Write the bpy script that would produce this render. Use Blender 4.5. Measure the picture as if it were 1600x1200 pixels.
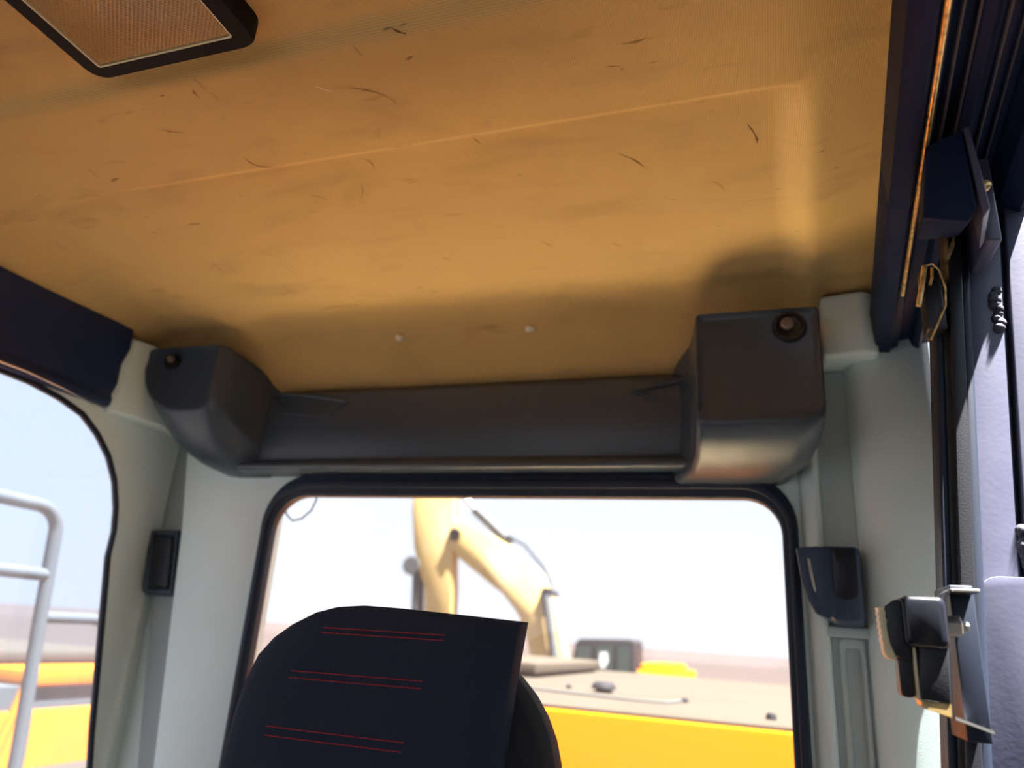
import bpy, bmesh, math, random
from mathutils import Vector, Matrix
from mathutils.bvhtree import BVHTree
random.seed(7)
for o in list(bpy.data.objects): bpy.data.objects.remove(o)
S = bpy.context.scene
COL = S.collection

# ------------------------------------------------------------------ camera
F, PIT, YAW, ROL = 1150.0, math.radians(19), math.radians(19.5), math.radians(4)
CAM = Vector((0, 0, 1.30))
fwd = Vector((-math.sin(YAW)*math.cos(PIT), math.cos(YAW)*math.cos(PIT), math.sin(PIT)))
r0 = Vector((math.cos(YAW), math.sin(YAW), 0)); u0 = r0.cross(fwd)
rt = r0*math.cos(ROL) + u0*math.sin(ROL); up = -r0*math.sin(ROL) + u0*math.cos(ROL)
cd = bpy.data.cameras.new('camera'); cam = bpy.data.objects.new('camera', cd); COL.objects.link(cam)
cam.matrix_world = Matrix(((rt.x, up.x, -fwd.x, CAM.x), (rt.y, up.y, -fwd.y, CAM.y), (rt.z, up.z, -fwd.z, CAM.z), (0, 0, 0, 1)))
cd.sensor_width = 36; cd.lens = 36*F/1600; cd.clip_start = 0.02; cd.clip_end = 5000
cd.dof.use_dof = True; cd.dof.focus_distance = 0.60; cd.dof.aperture_fstop = 5.0
S.camera = cam

# ------------------------------------------------------------------ sky, sun, exposure
SUN = Vector((0.38, -0.10, 1.0)).normalized()
w = bpy.data.worlds.new('world'); S.world = w; w.use_nodes = True
nt = w.node_tree; nt.nodes.clear()
wo = nt.nodes.new('ShaderNodeOutputWorld'); bg = nt.nodes.new('ShaderNodeBackground')
# hazy desert sky: near white at the horizon, bluer overhead, the same all round
tcw = nt.nodes.new('ShaderNodeTexCoord'); sx = nt.nodes.new('ShaderNodeSeparateXYZ'); cr = nt.nodes.new('ShaderNodeValToRGB')
nt.links.new(tcw.outputs['Generated'], sx.inputs[0]); nt.links.new(sx.outputs['Z'], cr.inputs[0])
cr.color_ramp.elements[0].position = 0.0; cr.color_ramp.elements[0].color = (0.90, 0.935, 1.0, 1)
cr.color_ramp.elements[1].position = 1.0; cr.color_ramp.elements[1].color = (0.62, 0.80, 1.08, 1)
e_ = cr.color_ramp.elements.new(0.25); e_.color = (0.82, 0.92, 1.05, 1)
nt.links.new(cr.outputs[0], bg.inputs[0]); nt.links.new(bg.outputs[0], wo.inputs[0]); bg.inputs[1].default_value = 0.98
sl = bpy.data.lights.new('sun', 'SUN'); so = bpy.data.objects.new('sun', sl); COL.objects.link(so)
sl.energy = 72.0; sl.angle = 0.0093; sl.color = (1.0, 0.95, 0.86)
so.rotation_euler = SUN.to_track_quat('Z', 'Y').to_euler(); so.location = (3, -6, 8)
S.view_settings.view_transform = 'Standard'; S.view_settings.look = 'None'; S.view_settings.gamma = 1.0
S.view_settings.use_curve_mapping = False; S.view_settings.exposure = 0.36

# ------------------------------------------------------------------ materials
def mat(name, col, rough=0.5, spec=0.5, metal=0.0, noise=None, bump=None, coat=0.0):
    """noise=(scale, amount, colour2) mottles the colour; bump=(scale, strength)"""
    m = bpy.data.materials.new(name); m.use_nodes = True
    t = m.node_tree; b = t.nodes['Principled BSDF']
    b.inputs['Base Color'].default_value = (*col, 1); b.inputs['Roughness'].default_value = rough
    b.inputs['Specular IOR Level'].default_value = spec; b.inputs['Metallic'].default_value = metal
    b.inputs['Coat Weight'].default_value = coat
    tc = t.nodes.new('ShaderNodeTexCoord')
    if noise:
        n = t.nodes.new('ShaderNodeTexNoise'); n.inputs['Scale'].default_value = noise[0]; n.inputs['Detail'].default_value = 6
        t.links.new(tc.outputs['Object'], n.inputs['Vector'])
        r = t.nodes.new('ShaderNodeMapRange'); r.inputs[1].default_value = 0.45; r.inputs[2].default_value = 0.7; r.inputs[4].default_value = noise[1]
        t.links.new(n.outputs[0], r.inputs[0])
        mx = t.nodes.new('ShaderNodeMix'); mx.data_type = 'RGBA'
        mx.inputs[6].default_value = (*col, 1); mx.inputs[7].default_value = (*noise[2], 1)
        t.links.new(r.outputs[0], mx.inputs[0]); t.links.new(mx.outputs[2], b.inputs['Base Color'])
    if bump:
        n2 = t.nodes.new('ShaderNodeTexNoise'); n2.inputs['Scale'].default_value = bump[0]; n2.inputs['Detail'].default_value = 4
        t.links.new(tc.outputs['Object'], n2.inputs['Vector'])
        bp = t.nodes.new('ShaderNodeBump'); bp.inputs['Strength'].default_value = bump[1]; bp.inputs['Distance'].default_value = 0.002
        t.links.new(n2.outputs[0], bp.inputs['Height']); t.links.new(bp.outputs[0], b.inputs['Normal'])
    return m

M = {}
M['trim'] = mat('grey_trim_plastic', (0.76, 0.86, 0.83), 0.55, 0.35, noise=(6, 0.25, (0.70, 0.74, 0.68)), bump=(900, 0.15))
M['trim_dark'] = mat('darker_grey_trim_plastic', (0.52, 0.58, 0.56), 0.55, 0.35, noise=(6, 0.25, (0.36, 0.38, 0.36)), bump=(900, 0.15))
M['charcoal'] = mat('charcoal_plastic', (0.042, 0.056, 0.078), 0.26, 0.5, noise=(9, 0.3, (0.060, 0.070, 0.084)), bump=(1200, 0.15))
M['black_plastic'] = mat('black_plastic', (0.014, 0.015, 0.020), 0.35, 0.35, bump=(700, 0.1))
M['navy_plastic'] = mat('blue_black_plastic', (0.030, 0.046, 0.085), 0.4, 0.4)
M['rubber'] = mat('black_rubber', (0.014, 0.020, 0.038), 0.45, 0.35)
M['black_paint'] = mat('black_gloss_paint', (0.008, 0.014, 0.042), 0.55, 0.08, noise=(30, 0.4, (0.010, 0.015, 0.042)))
M['slate_paint'] = mat('slate_gloss_paint', (0.068, 0.071, 0.120), 0.36, 0.4, coat=0.1, noise=(22, 0.5, (0.10, 0.099, 0.148)), bump=(260, 0.04))
M['steel'] = mat('worn_steel', (0.55, 0.54, 0.52), 0.35, 0.5, metal=0.9, noise=(80, 0.6, (0.2, 0.19, 0.18)))
M['weld'] = mat('painted_weld', (0.09, 0.09, 0.12), 0.85, 0.1, noise=(300, 0.9, (0.02, 0.02, 0.024)), bump=(400, 0.3))
M['ivory_and_glint'] = mat('ivory_plastic_and_glint', (0.75, 0.66, 0.42), 0.4)
M['brass_and_glint'] = mat('yellow_steel_and_glint', (0.72, 0.52, 0.22), 0.35, metal=0.7, noise=(150, 0.8, (0.12, 0.09, 0.06)))
M['seat_fabric'] = mat('black_seat_fabric', (0.026, 0.034, 0.058), 0.85, 0.2, bump=(1500, 0.5))
M['seat_side'] = mat('black_seat_side_fabric', (0.028, 0.030, 0.034), 0.8, 0.2, bump=(1500, 0.5))
M['red_thread'] = mat('red_thread', (0.42, 0.02, 0.03), 0.7)
M['yellow'] = mat('yellow_machine_paint', (0.40, 0.105, 0.0005), 0.6, 0.03, noise=(2.5, 0.5, (0.40, 0.110, 0.002)))
M['dusty_top'] = mat('sand_dusted_paint', (0.043, 0.036, 0.029), 0.9, 0.03, noise=(3, 0.6, (0.038, 0.031, 0.024)))
M['pale_bounce'] = mat('pale_bounce_sand', (0.90, 0.72, 0.43), 0.95, 0.1, noise=(4, 0.6, (0.84, 0.66, 0.40)))  # pale surface that bounces sunlight, for the added deck and tray
M['far_yellow'] = mat('hazed_yellow_paint', (0.40, 0.28, 0.115), 0.7, 0.05, noise=(0.9, 0.6, (0.42, 0.33, 0.21)))  # paler than the machine paint, distance haze put into the colour
M['rail_grey'] = mat('grey_rail_paint', (0.050, 0.055, 0.060), 0.7, 0.15, noise=(8, 0.4, (0.060, 0.058, 0.054)))
M['far_glass'] = mat('dark_cab_glass', (0.03, 0.045, 0.045), 0.15, 0.5)
M['far_dark'] = mat('dark_grey_metal', (0.012, 0.012, 0.014), 0.7, 0.1)
M['white_decal'] = mat('white_decal', (0.5, 0.5, 0.52), 0.6, 0.2)
M['floor_mat'] = mat('dusty_floor_mat', (0.08, 0.07, 0.06), 0.9, 0.1, noise=(7, 0.7, (0.16, 0.13, 0.09)))
M['sand'] = mat('desert_sand', (0.60, 0.52, 0.43), 0.95, 0.1, noise=(0.12, 0.8, (0.52, 0.44, 0.37)))
def ground_mat():
    m = mat('desert_ground', (0.6, 0.52, 0.43), 0.95, 0.1); t = m.node_tree; b = t.nodes['Principled BSDF']; N = t.nodes.new; L = t.links.new
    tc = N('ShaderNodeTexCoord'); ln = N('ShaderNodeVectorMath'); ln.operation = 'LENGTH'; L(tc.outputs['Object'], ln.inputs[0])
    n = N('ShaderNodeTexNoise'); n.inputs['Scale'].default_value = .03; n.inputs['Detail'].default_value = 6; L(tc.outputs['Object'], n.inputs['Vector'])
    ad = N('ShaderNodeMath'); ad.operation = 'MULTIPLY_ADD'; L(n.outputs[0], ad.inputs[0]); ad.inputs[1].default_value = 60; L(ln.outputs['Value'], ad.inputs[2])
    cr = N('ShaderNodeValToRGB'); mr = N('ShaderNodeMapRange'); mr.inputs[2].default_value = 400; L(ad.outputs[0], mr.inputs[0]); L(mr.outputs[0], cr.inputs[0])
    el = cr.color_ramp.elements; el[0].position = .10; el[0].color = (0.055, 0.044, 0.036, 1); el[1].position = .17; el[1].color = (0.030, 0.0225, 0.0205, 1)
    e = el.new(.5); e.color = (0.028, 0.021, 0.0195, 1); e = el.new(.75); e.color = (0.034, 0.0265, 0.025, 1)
    L(cr.outputs[0], b.inputs['Base Color']); return m
M['sand'] = ground_mat()
M['clip'] = mat('cream_clip', (0.8, 0.72, 0.55), 0.5)

def headliner():
    m = bpy.data.materials.new('stained_headliner'); m.use_nodes = True
    t = m.node_tree; b = t.nodes['Principled BSDF']; N = t.nodes.new; L = t.links.new
    b.inputs['Roughness'].default_value = 0.85; b.inputs['Specular IOR Level'].default_value = 0.2
    tc = N('ShaderNodeTexCoord')
    def noise(scale, detail, sx=1, sy=1, rz=0, dist=0.0):
        mp = N('ShaderNodeMapping'); mp.inputs['Scale'].default_value = (sx, sy, 1); mp.inputs['Rotation'].default_value = (0, 0, rz)
        L(tc.outputs['Object'], mp.inputs[0]); n = N('ShaderNodeTexNoise'); n.inputs['Scale'].default_value = scale
        n.inputs['Detail'].default_value = detail; n.inputs['Distortion'].default_value = dist; L(mp.outputs[0], n.inputs['Vector']); return n.outputs[0]
    def rng(s, a, c, lo, hi):
        r = N('ShaderNodeMapRange'); r.inputs[1].default_value = a; r.inputs[2].default_value = c; r.inputs[3].default_value = lo; r.inputs[4].default_value = hi
        L(s, r.inputs[0]); return r.outputs[0]
    def mix(f, a, c, blend='MIX'):
        x = N('ShaderNodeMix'); x.data_type = 'RGBA'; x.blend_type = blend
        L(f, x.inputs[0])
        for sck, v in ((x.inputs[6], a), (x.inputs[7], c)):
            if isinstance(v, tuple): sck.default_value = (*v, 1)
            else: L(v, sck)
        return x.outputs[2]
    c = mix(rng(noise(2.4, 5, 1, 1.6), .4, .65, 0, 1), (0.60, 0.38, 0.145), (0.66, 0.42, 0.15))
    c = mix(rng(noise(7, 8, 1, 2.2, .2, .6), .52, .74, 0, .45), c, (0.36, 0.22, 0.10))
    c = mix(rng(noise(13, 6, 1, 4.5, -.7, .5), .66, .78, 0, .55), c, (0.30, 0.16, 0.07))
    c = mix(rng(noise(17, 4, 4.0, 1, -.5, .6), .70, .80, 0, .6), c, (0.27, 0.14, 0.06))
    c = mix(rng(noise(30, 2, 1, 3.4, .2, .3), .735, .78, 0, .75), c, (0.12, 0.065, 0.035))
    # light caught by the pressed crease round the rear panel, painted as a paler band
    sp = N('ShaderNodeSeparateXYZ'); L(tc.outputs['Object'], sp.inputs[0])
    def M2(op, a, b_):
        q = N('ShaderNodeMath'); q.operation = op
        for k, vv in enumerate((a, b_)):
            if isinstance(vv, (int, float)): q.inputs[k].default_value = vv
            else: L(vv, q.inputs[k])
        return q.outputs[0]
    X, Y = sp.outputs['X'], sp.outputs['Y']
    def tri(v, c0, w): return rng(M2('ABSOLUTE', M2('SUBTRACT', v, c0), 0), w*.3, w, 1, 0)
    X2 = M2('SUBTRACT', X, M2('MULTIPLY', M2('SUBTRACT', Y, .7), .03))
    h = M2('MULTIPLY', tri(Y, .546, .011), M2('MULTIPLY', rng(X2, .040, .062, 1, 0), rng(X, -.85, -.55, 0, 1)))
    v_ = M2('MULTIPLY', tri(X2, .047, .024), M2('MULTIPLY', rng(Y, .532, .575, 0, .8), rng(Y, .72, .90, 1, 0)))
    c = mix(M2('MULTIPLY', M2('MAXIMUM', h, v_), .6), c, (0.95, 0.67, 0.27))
    # woven dots
    mp = N('ShaderNodeMapping'); mp.inputs['Scale'].default_value = (1, 1, 0); L(tc.outputs['Object'], mp.inputs[0])
    v = N('ShaderNodeTexVoronoi'); v.inputs['Scale'].default_value = 520; v.inputs['Randomness'].default_value = 0.0; L(mp.outputs[0], v.inputs['Vector'])
    d = rng(v.outputs['Distance'], .2, .6, 1, .0)
    c = mix(rng(d, 0, 1, 0, .42), c, (0.30, 0.19, 0.09))
    L(c, b.inputs['Base Color'])
    bp = N('ShaderNodeBump'); bp.inputs['Strength'].default_value = .35; bp.inputs['Distance'].default_value = .0006
    L(d, bp.inputs['Height']); L(bp.outputs[0], b.inputs['Normal'])
    return m
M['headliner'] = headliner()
M['scuff'] = mat('dark_scuff', (0.16, 0.085, 0.035), 0.9, 0.1, noise=(400, 0.8, (0.34, 0.20, 0.08)))
M['scuff_pale'] = mat('brown_scuff', (0.30, 0.175, 0.065), 0.9, 0.1, noise=(400, 0.9, (0.46, 0.28, 0.11)))

def glass(name, dust, tint):
    m = bpy.data.materials.new(name); m.use_nodes = True
    t = m.node_tree; t.nodes.clear(); N = t.nodes.new; L = t.links.new
    out = N('ShaderNodeOutputMaterial'); tr = N('ShaderNodeBsdfTransparent'); tr.inputs[0].default_value = (*tint, 1)
    df = N('ShaderNodeBsdfTranslucent'); df.inputs[0].default_value = (0.9, 0.9, 0.92, 1)
    gl = N('ShaderNodeBsdfGlossy'); gl.inputs['Roughness'].default_value = 0.02
    tc = N('ShaderNodeTexCoord'); n = N('ShaderNodeTexNoise'); n.inputs['Scale'].default_value = 5; n.inputs['Detail'].default_value = 6
    L(tc.outputs['Object'], n.inputs['Vector'])
    r = N('ShaderNodeMapRange'); r.inputs[1].default_value = .3; r.inputs[2].default_value = .7; r.inputs[3].default_value = dust*.75; r.inputs[4].default_value = dust*1.25
    L(n.outputs[0], r.inputs[0])
    m1 = N('ShaderNodeMixShader'); L(r.outputs[0], m1.inputs[0]); L(tr.outputs[0], m1.inputs[1]); L(df.outputs[0], m1.inputs[2])
    m2 = N('ShaderNodeMixShader'); m2.inputs[0].default_value = 0.03; L(m1.outputs[0], m2.inputs[1]); L(gl.outputs[0], m2.inputs[2])
    L(m2.outputs[0], out.inputs[0]); return m
M['glass_rear'] = glass('dusty_rear_glass', 0.03, (0.97, 0.98, 1.0))
M['glass_side'] = glass('dusty_side_glass', 0.15, (0.84, 0.91, 1.0))
M['glass_added_tint'] = glass('added_tint_glass', 0.02, (0.50, 0.52, 0.54))
M['glass_added_door'] = glass('added_door_glass', 0.03, (0.16, 0.185, 0.21))  # dark tint added to hold back daylight through the door

def lens_mat():
    m = mat('prismatic_lens', (0.62, 0.38, 0.14), 0.2, 0.6)
    t = m.node_tree; b = t.nodes['Principled BSDF']; N = t.nodes.new; L = t.links.new
    b.inputs['Transmission Weight'].default_value = 0.35
    tc = N('ShaderNodeTexCoord'); mp = N('ShaderNodeMapping'); mp.inputs['Rotation'].default_value = (0, 0, .785); mp.inputs['Scale'].default_value = (1, 1, 0)
    L(tc.outputs['Object'], mp.inputs[0]); v = N('ShaderNodeTexVoronoi'); v.inputs['Scale'].default_value = 330; v.inputs['Randomness'].default_value = 0
    v.distance = 'CHEBYCHEV'; L(mp.outputs[0], v.inputs['Vector'])
    bp = N('ShaderNodeBump'); bp.inputs['Strength'].default_value = 1; bp.inputs['Distance'].default_value = .0016; L(v.outputs['Distance'], bp.inputs['Height']); L(bp.outputs[0], b.inputs['Normal'])
    return m
M['lens'] = lens_mat()
M['trim_mid'] = mat('mid_grey_trim_plastic', (0.36, 0.40, 0.39), 0.55, 0.3, bump=(900, 0.15))
M['socket_tip'] = mat('brownish_plastic_tip', (0.22, 0.15, 0.12), 0.5, 0.3)
M['lamp_black'] = mat('matt_black_bezel', (0.006, 0.005, 0.004), 0.6, 0.15)
M['black_gloss'] = mat('black_gloss_plastic', (0.010, 0.011, 0.017), 0.25, 0.4)
M['navy_paint'] = mat('navy_black_paint', (0.020, 0.032, 0.085), 0.4, 0.25, noise=(14, 0.5, (0.030, 0.042, 0.095)))

# ------------------------------------------------------------------ builders
class MB:
    def __init__(s): s.v = []; s.f = []
    def add(s, vs, fs):
        k = len(s.v); s.v += [Vector(p) for p in vs]; s.f += [tuple(i+k for i in f) for f in fs]; return s
    def box(s, x0, x1, y0, y1, z0, z1):
        vs = [(x, y, z) for x in (x0, x1) for y in (y0, y1) for z in (z0, z1)]
        return s.add(vs, [(0, 1, 3, 2), (4, 6, 7, 5), (0, 4, 5, 1), (2, 3, 7, 6), (0, 2, 6, 4), (1, 5, 7, 3)])
    def loft(s, secs, cap=True, closed=False):
        n = len(secs[0]); vs = [p for c in secs for p in c]; fs = []; m = len(secs)
        for i in range(m if closed else m-1):
            for j in range(n):
                a, b = i*n, ((i+1) % m)*n; fs.append((a+j, a+(j+1) % n, b+(j+1) % n, b+j))
        if cap and not closed: fs += [tuple(range(n))[::-1], tuple(range((m-1)*n, m*n))]
        return s.add(vs, fs)
    def prism(s, poly, axis, a, b):
        def P(p, c): return {'X': (c, p[0], p[1]), 'Y': (p[0], c, p[1]), 'Z': (p[0], p[1], c)}[axis]
        return s.loft([[P(p, a) for p in poly], [P(p, b) for p in poly]])
    def tube(s, pts, r, n=10, cap=True):
        pts = [Vector(p) for p in pts]; secs = []; prev = None
        for i, p in enumerate(pts):
            d = (pts[min(i+1, len(pts)-1)] - pts[max(i-1, 0)]).normalized()
            ref = prev if prev else (Vector((0, 0, 1)) if abs(d.z) < .9 else Vector((1, 0, 0)))
            a = (ref - d*ref.dot(d)).normalized(); c = d.cross(a); prev = a
            rr = r[i] if isinstance(r, (list, tuple)) else r
            secs.append([p + (a*math.cos(2*math.pi*k/n) + c*math.sin(2*math.pi*k/n))*rr for k in range(n)])
        return s.loft(secs, cap)
    def lathe(s, prof, base, axis=(0, 0, 1), n=28, closed_ends=True):
        ax = Vector(axis).normalized(); a = ax.orthogonal().normalized(); c = ax.cross(a); base = Vector(base)
        return s.loft([[base + ax*h + (a*math.cos(2*math.pi*k/n) + c*math.sin(2*math.pi*k/n))*max(r, 1e-5) for k in range(n)] for r, h in prof], closed_ends)
    def ring(s, outer, inner, axis, a, b):
        """a plate with a hole, outer/inner outlines with the same point count, between axis values a and b"""
        def P(p, c): return {'X': (c, p[0], p[1]), 'Y': (p[0], c, p[1]), 'Z': (p[0], p[1], c)}[axis]
        n = len(outer); vs = [P(p, c) for c in (a, b) for o_ in (outer, inner) for p in o_]; fs = []
        oa, ia, ob, ib = 0, n, 2*n, 3*n
        for j in range(n):
            k = (j+1) % n
            fs += [(oa+j, oa+k, ia+k, ia+j), (ob+k, ob+j, ib+j, ib+k), (oa+k, oa+j, ob+j, ob+k), (ia+j, ia+k, ib+k, ib+j)]
        return s.add(vs, fs)

OFF = {}
def finish(name, mb, m, parent=None, loc=None, bevel=0.0, seg=3, smooth=40, weld=True):
    off = OFF[parent] if parent else Vector(loc or (0, 0, 0))
    me = bpy.data.meshes.new(name); me.from_pydata([tuple(v-off) for v in mb.v], [], mb.f)
    bm = bmesh.new(); bm.from_mesh(me)
    if weld: bmesh.ops.remove_doubles(bm, verts=bm.verts, dist=1e-6)
    bmesh.ops.recalc_face_normals(bm, faces=bm.faces)
    if bevel:
        es = [e for e in bm.edges if len(e.link_faces) == 2 and e.calc_face_angle(0) > math.radians(35)]
        bmesh.ops.bevel(bm, geom=es, offset=bevel, segments=seg, profile=0.5, affect='EDGES', clamp_overlap=True)
    bm.to_mesh(me); bm.free()
    me.shade_smooth(); me.set_sharp_from_angle(angle=math.radians(smooth))
    me.materials.append(M[m]); o = bpy.data.objects.new(name, me); COL.objects.link(o)
    if parent: o.parent = parent
    else: o.location = off
    OFF[o] = off
    return o
def tag(o, label=None, cat=None, group=None, kind=None):
    if label: o['label'] = label
    if cat: o['category'] = cat
    if group: o['group'] = group
    if kind: o['kind'] = kind
    return o
def thing(name, loc, label, cat, group=None):
    o = bpy.data.objects.new(name, None); o.empty_display_size = .05; COL.objects.link(o); o.location = loc; OFF[o] = Vector(loc)
    return tag(o, label, cat, group)
def struct(name, mb, m, label, cat, **k):
    return tag(finish(name, mb, m, **k), label, cat, kind='structure')

def rrect(x0, x1, z0, z1, r=(.02,)*4, n=7):
    """rounded rectangle, radii order: lower-left, lower-right, upper-right, upper-left"""
    if not isinstance(r, (tuple, list)): r = (r,)*4
    pts = []
    for (cx, cz, a0, q) in ((x0+r[0], z0+r[0], 180, r[0]), (x1-r[1], z0+r[1], 270, r[1]), (x1-r[2], z1-r[2], 0, r[2]), (x0+r[3], z1-r[3], 90, r[3])):
        for k in range(n):
            a = math.radians(a0 + 90*k/(n-1)); pts.append((cx+q*math.cos(a), cz+q*math.sin(a)))
    return pts
def to_rect(pts, x0, x1, z0, z1, n=7):
    """outline of the rectangle with the same count as a rounded rectangle: one corner per arc's middle, the rest spread along the sides"""
    out = []; h = n//2
    cor = [(x0, z0), (x1, z0), (x1, z1), (x0, z1)]
    for q in range(4):
        for k in range(n):
            p = pts[q*n+k]; c = cor[q]
            if k == h: out.append(c)
            elif (k < h) == (q % 2 == 0): out.append((c[0], min(max(p[1], z0), z1)))
            else: out.append((min(max(p[0], x0), x1), c[1]))
    return out
def smooth01(a, b, x):
    t = min(max((x-a)/(b-a), 0), 1); return t*t*(3-2*t)
def arc(cx, cz, r, a0, a1, n):
    return [(cx+r*math.cos(math.radians(a0+(a1-a0)*i/n)), cz+r*math.sin(math.radians(a0+(a1-a0)*i/n))) for i in range(n+1)]

# ================================================================== THE CAB
def xr(y): return 0.095 + 0.084*(y-0.434)          # right edge of the headliner, runs slightly outwards to the rear
def xl(y): return -0.955 - 0.05*smooth01(.5, 1.0, y)

# ---- ceiling: one moulded sheet
def ceil_z(x, y):
    z = 1.752
    z -= 0.026*(1-smooth01(0, .10, x-xl(y)))
    z += 0.020*(1-smooth01(0, .080, xr(y)+.012-x))*(1-smooth01(.80, .92, y))
    # rear panel pressed upwards, its rim slopes towards the rear and inwards
    e = min((y-0.535)/0.022, (0.062-x+0.03*(y-.7))/0.034, (x+0.80)/0.10)
    z += 0.013*smooth01(0, 1, e)
    # front panel round the lamp pressed upwards
    e = min((0.412-y)/0.022, (x+0.86)/0.08, (-0.03-x)/0.2)
    z += 0.010*smooth01(0, 1, e)
    z -= (0.094*smooth01(.90, 1.0, y) + 0.006*smooth01(.80, .93, y))*(1-smooth01(.062, .090, x))
    # shallow lip in front of the two clips
    e = min((y-.905)/.012, (x+.60)/.05, (-.24-x)/.05)
    z -= 0.004*smooth01(0, 1, e)
    return z
mb = MB(); ys = [-.56+.02*i for i in range(46)] + [.36+.0055*i for i in range(122)]; ys = sorted(set(round(y, 4) for y in ys if y <= 1.02)) ; NX = 170
grid = []
for y in ys:
    a, b = xl(y), xr(y)+.012
    for i in range(NX+1):
        x = a + (b-a)*i/NX; grid.append((x, y, ceil_z(x, y)))
n = NX+1
mb.add(grid, [(j*n+i, j*n+i+1, (j+1)*n+i+1, (j+1)*n+i) for j in range(len(ys)-1) for i in range(NX)])
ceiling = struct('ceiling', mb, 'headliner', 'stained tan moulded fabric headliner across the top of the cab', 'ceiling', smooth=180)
for (x, y) in ((-0.520, .937), (-0.310, .937)):
    z = ceil_z(x, y); mb = MB().lathe([(.0072, .002), (.0072, -.0012), (.006, -.0030), (.003, -.0038), (0, -.004)], (x, y, z), n=20)
    finish('push_clip', mb, 'clip', ceiling)
# scuffs on the headliner
for k_, (pts, w_, m_) in enumerate([
    ([(-.4935, .5153), (-.4884, .532), (-.4657, .5394)], .0022, 'scuff'), ([(.0017, .5976), (.0087, .6164), (.0097, .6285)], .0022, 'scuff'),
    ([(-.1219, .6144), (-.1086, .6271), (-.1001, .6434)], .0016, 'scuff'), ([(-.3869, .5598), (-.3774, .5688), (-.38, .5821)], .0016, 'scuff_pale'),
    ([(-.4075, .5964), (-.412, .615), (-.4269, .6335)], .0013, 'scuff_pale'), ([(-.3363, .45), (-.3111, .4629), (-.2997, .4809)], .0013, 'scuff_pale'),
    ([(-.4778, .6089), (-.468, .616), (-.4621, .6244)], .0018, 'scuff_pale'), ([(-.0373, .6805), (-.029, .689), (-.0243, .7014)], .0014, 'scuff_pale'),
    ([(-.2452, .7628), (-.24, .771), (-.2354, .7777)], .0016, 'scuff_pale'), ([(-.0913, .4593), (-.08, .461), (-.0707, .4578)], .0018, 'scuff_pale'),
    ([(-.4738, .416), (-.477, .423), (-.4768, .4306)], .0018, 'scuff_pale'), ([(-.5494, .4575), (-.54, .463), (-.5283, .4675)], .0016, 'scuff_pale'),
    ([(-.7489, .537), (-.73, .541), (-.7128, .5397)], .0018, 'scuff_pale'), ([(-.3326, .5381), (-.322, .540), (-.3125, .5388)], .0016, 'scuff'),
    ([(-.3842, .7764), (-.38, .781), (-.376, .7851)], .0018, 'scuff_pale'), ([(-.2557, .5383), (-.248, .540), (-.2401, .5391)], .0014, 'scuff_pale'),
    ([(-.2574, .5548), (-.254, .562), (-.2515, .5695)], .0018, 'scuff_pale'), ([(-.1616, .7831), (-.156, .789), (-.1501, .7934)], .0016, 'scuff_pale'),
    ([(-.2661, .4023), (-.26, .406), (-.2551, .4078)], .0016, 'scuff'), ([(-.3617, .4421), (-.356, .4468), (-.3508, .4522)], .0008, 'clip')]):
    b = MB(); vs = []; nn = 14
    for i in range(nn+1):
        t = i/nn; p = [(1-t)**2*pts[0][q] + 2*t*(1-t)*(2*pts[1][q]-.5*(pts[0][q]+pts[2][q])) + t*t*pts[2][q] for q in (0, 1)]
        d = Vector((pts[2][0]-pts[0][0], pts[2][1]-pts[0][1])).normalized(); nrm = Vector((-d.y, d.x))
        hw = w_*.5*math.sin(math.pi*(.06+.88*t))*(1+.35*math.sin(9*t+k_))
        for sg in (-1, 1):
            x, y = p[0]+nrm.x*hw*sg, p[1]+nrm.y*hw*sg; vs.append((x, y, ceil_z(x, y)-.0005))
    b.add(vs, [(2*i, 2*i+1, 2*i+3, 2*i+2) for i in range(nn)])
    finish('scuff_mark', b, m_, ceiling)
# outer roof
mb = MB().box(-1.03, .25, -.60, 1.055, 1.785, 1.815)
struct('roof', mb, 'yellow', 'yellow steel cab roof above the headliner', 'roof', bevel=.015)

# ---- floor
struct('floor', MB().box(-1.03, .21, -.60, 1.06, -.04, 0), 'floor_mat', 'dusty rubber mat on the cab floor', 'floor')

# ---- rear wall with window opening
inner = rrect(-.752, .036, .62, 1.512, (.09, .09, .066, .075), 9)
def edge(z): return -.902 - .17*(max(z, .95)-1.334)          # the corner pillar leans
outer = to_rect(inner, -.905, .046, 0, 1.70, 9)
outer = [(edge(z) if x < -.9 else x, z) for x, z in outer]
wall_rear = struct('wall_rear', MB().ring(outer, inner, 'Y', 1.0, 1.012), 'trim', 'pale grey plastic rear wall around the rear window', 'wall', bevel=.003, seg=2)
finish('wall_top', MB().box(-1.02, .20, 1.035, 1.06, 1.545, 1.79), 'trim', wall_rear)
finish('corner_filler', MB().box(-.988, -.76, 1.036, 1.05, 0, 1.66), 'trim', wall_rear)
finish('corner_strip', MB().loft([[(edge(z)-.071, 1.024, z), (edge(z)-.064, 1.020, z), (edge(z)+.012, 1.022, z), (edge(z)+.012, 1.037, z), (edge(z)-.071, 1.037, z)] for z in (0, .95, 1.66)]), 'trim_mid', wall_rear)

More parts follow.
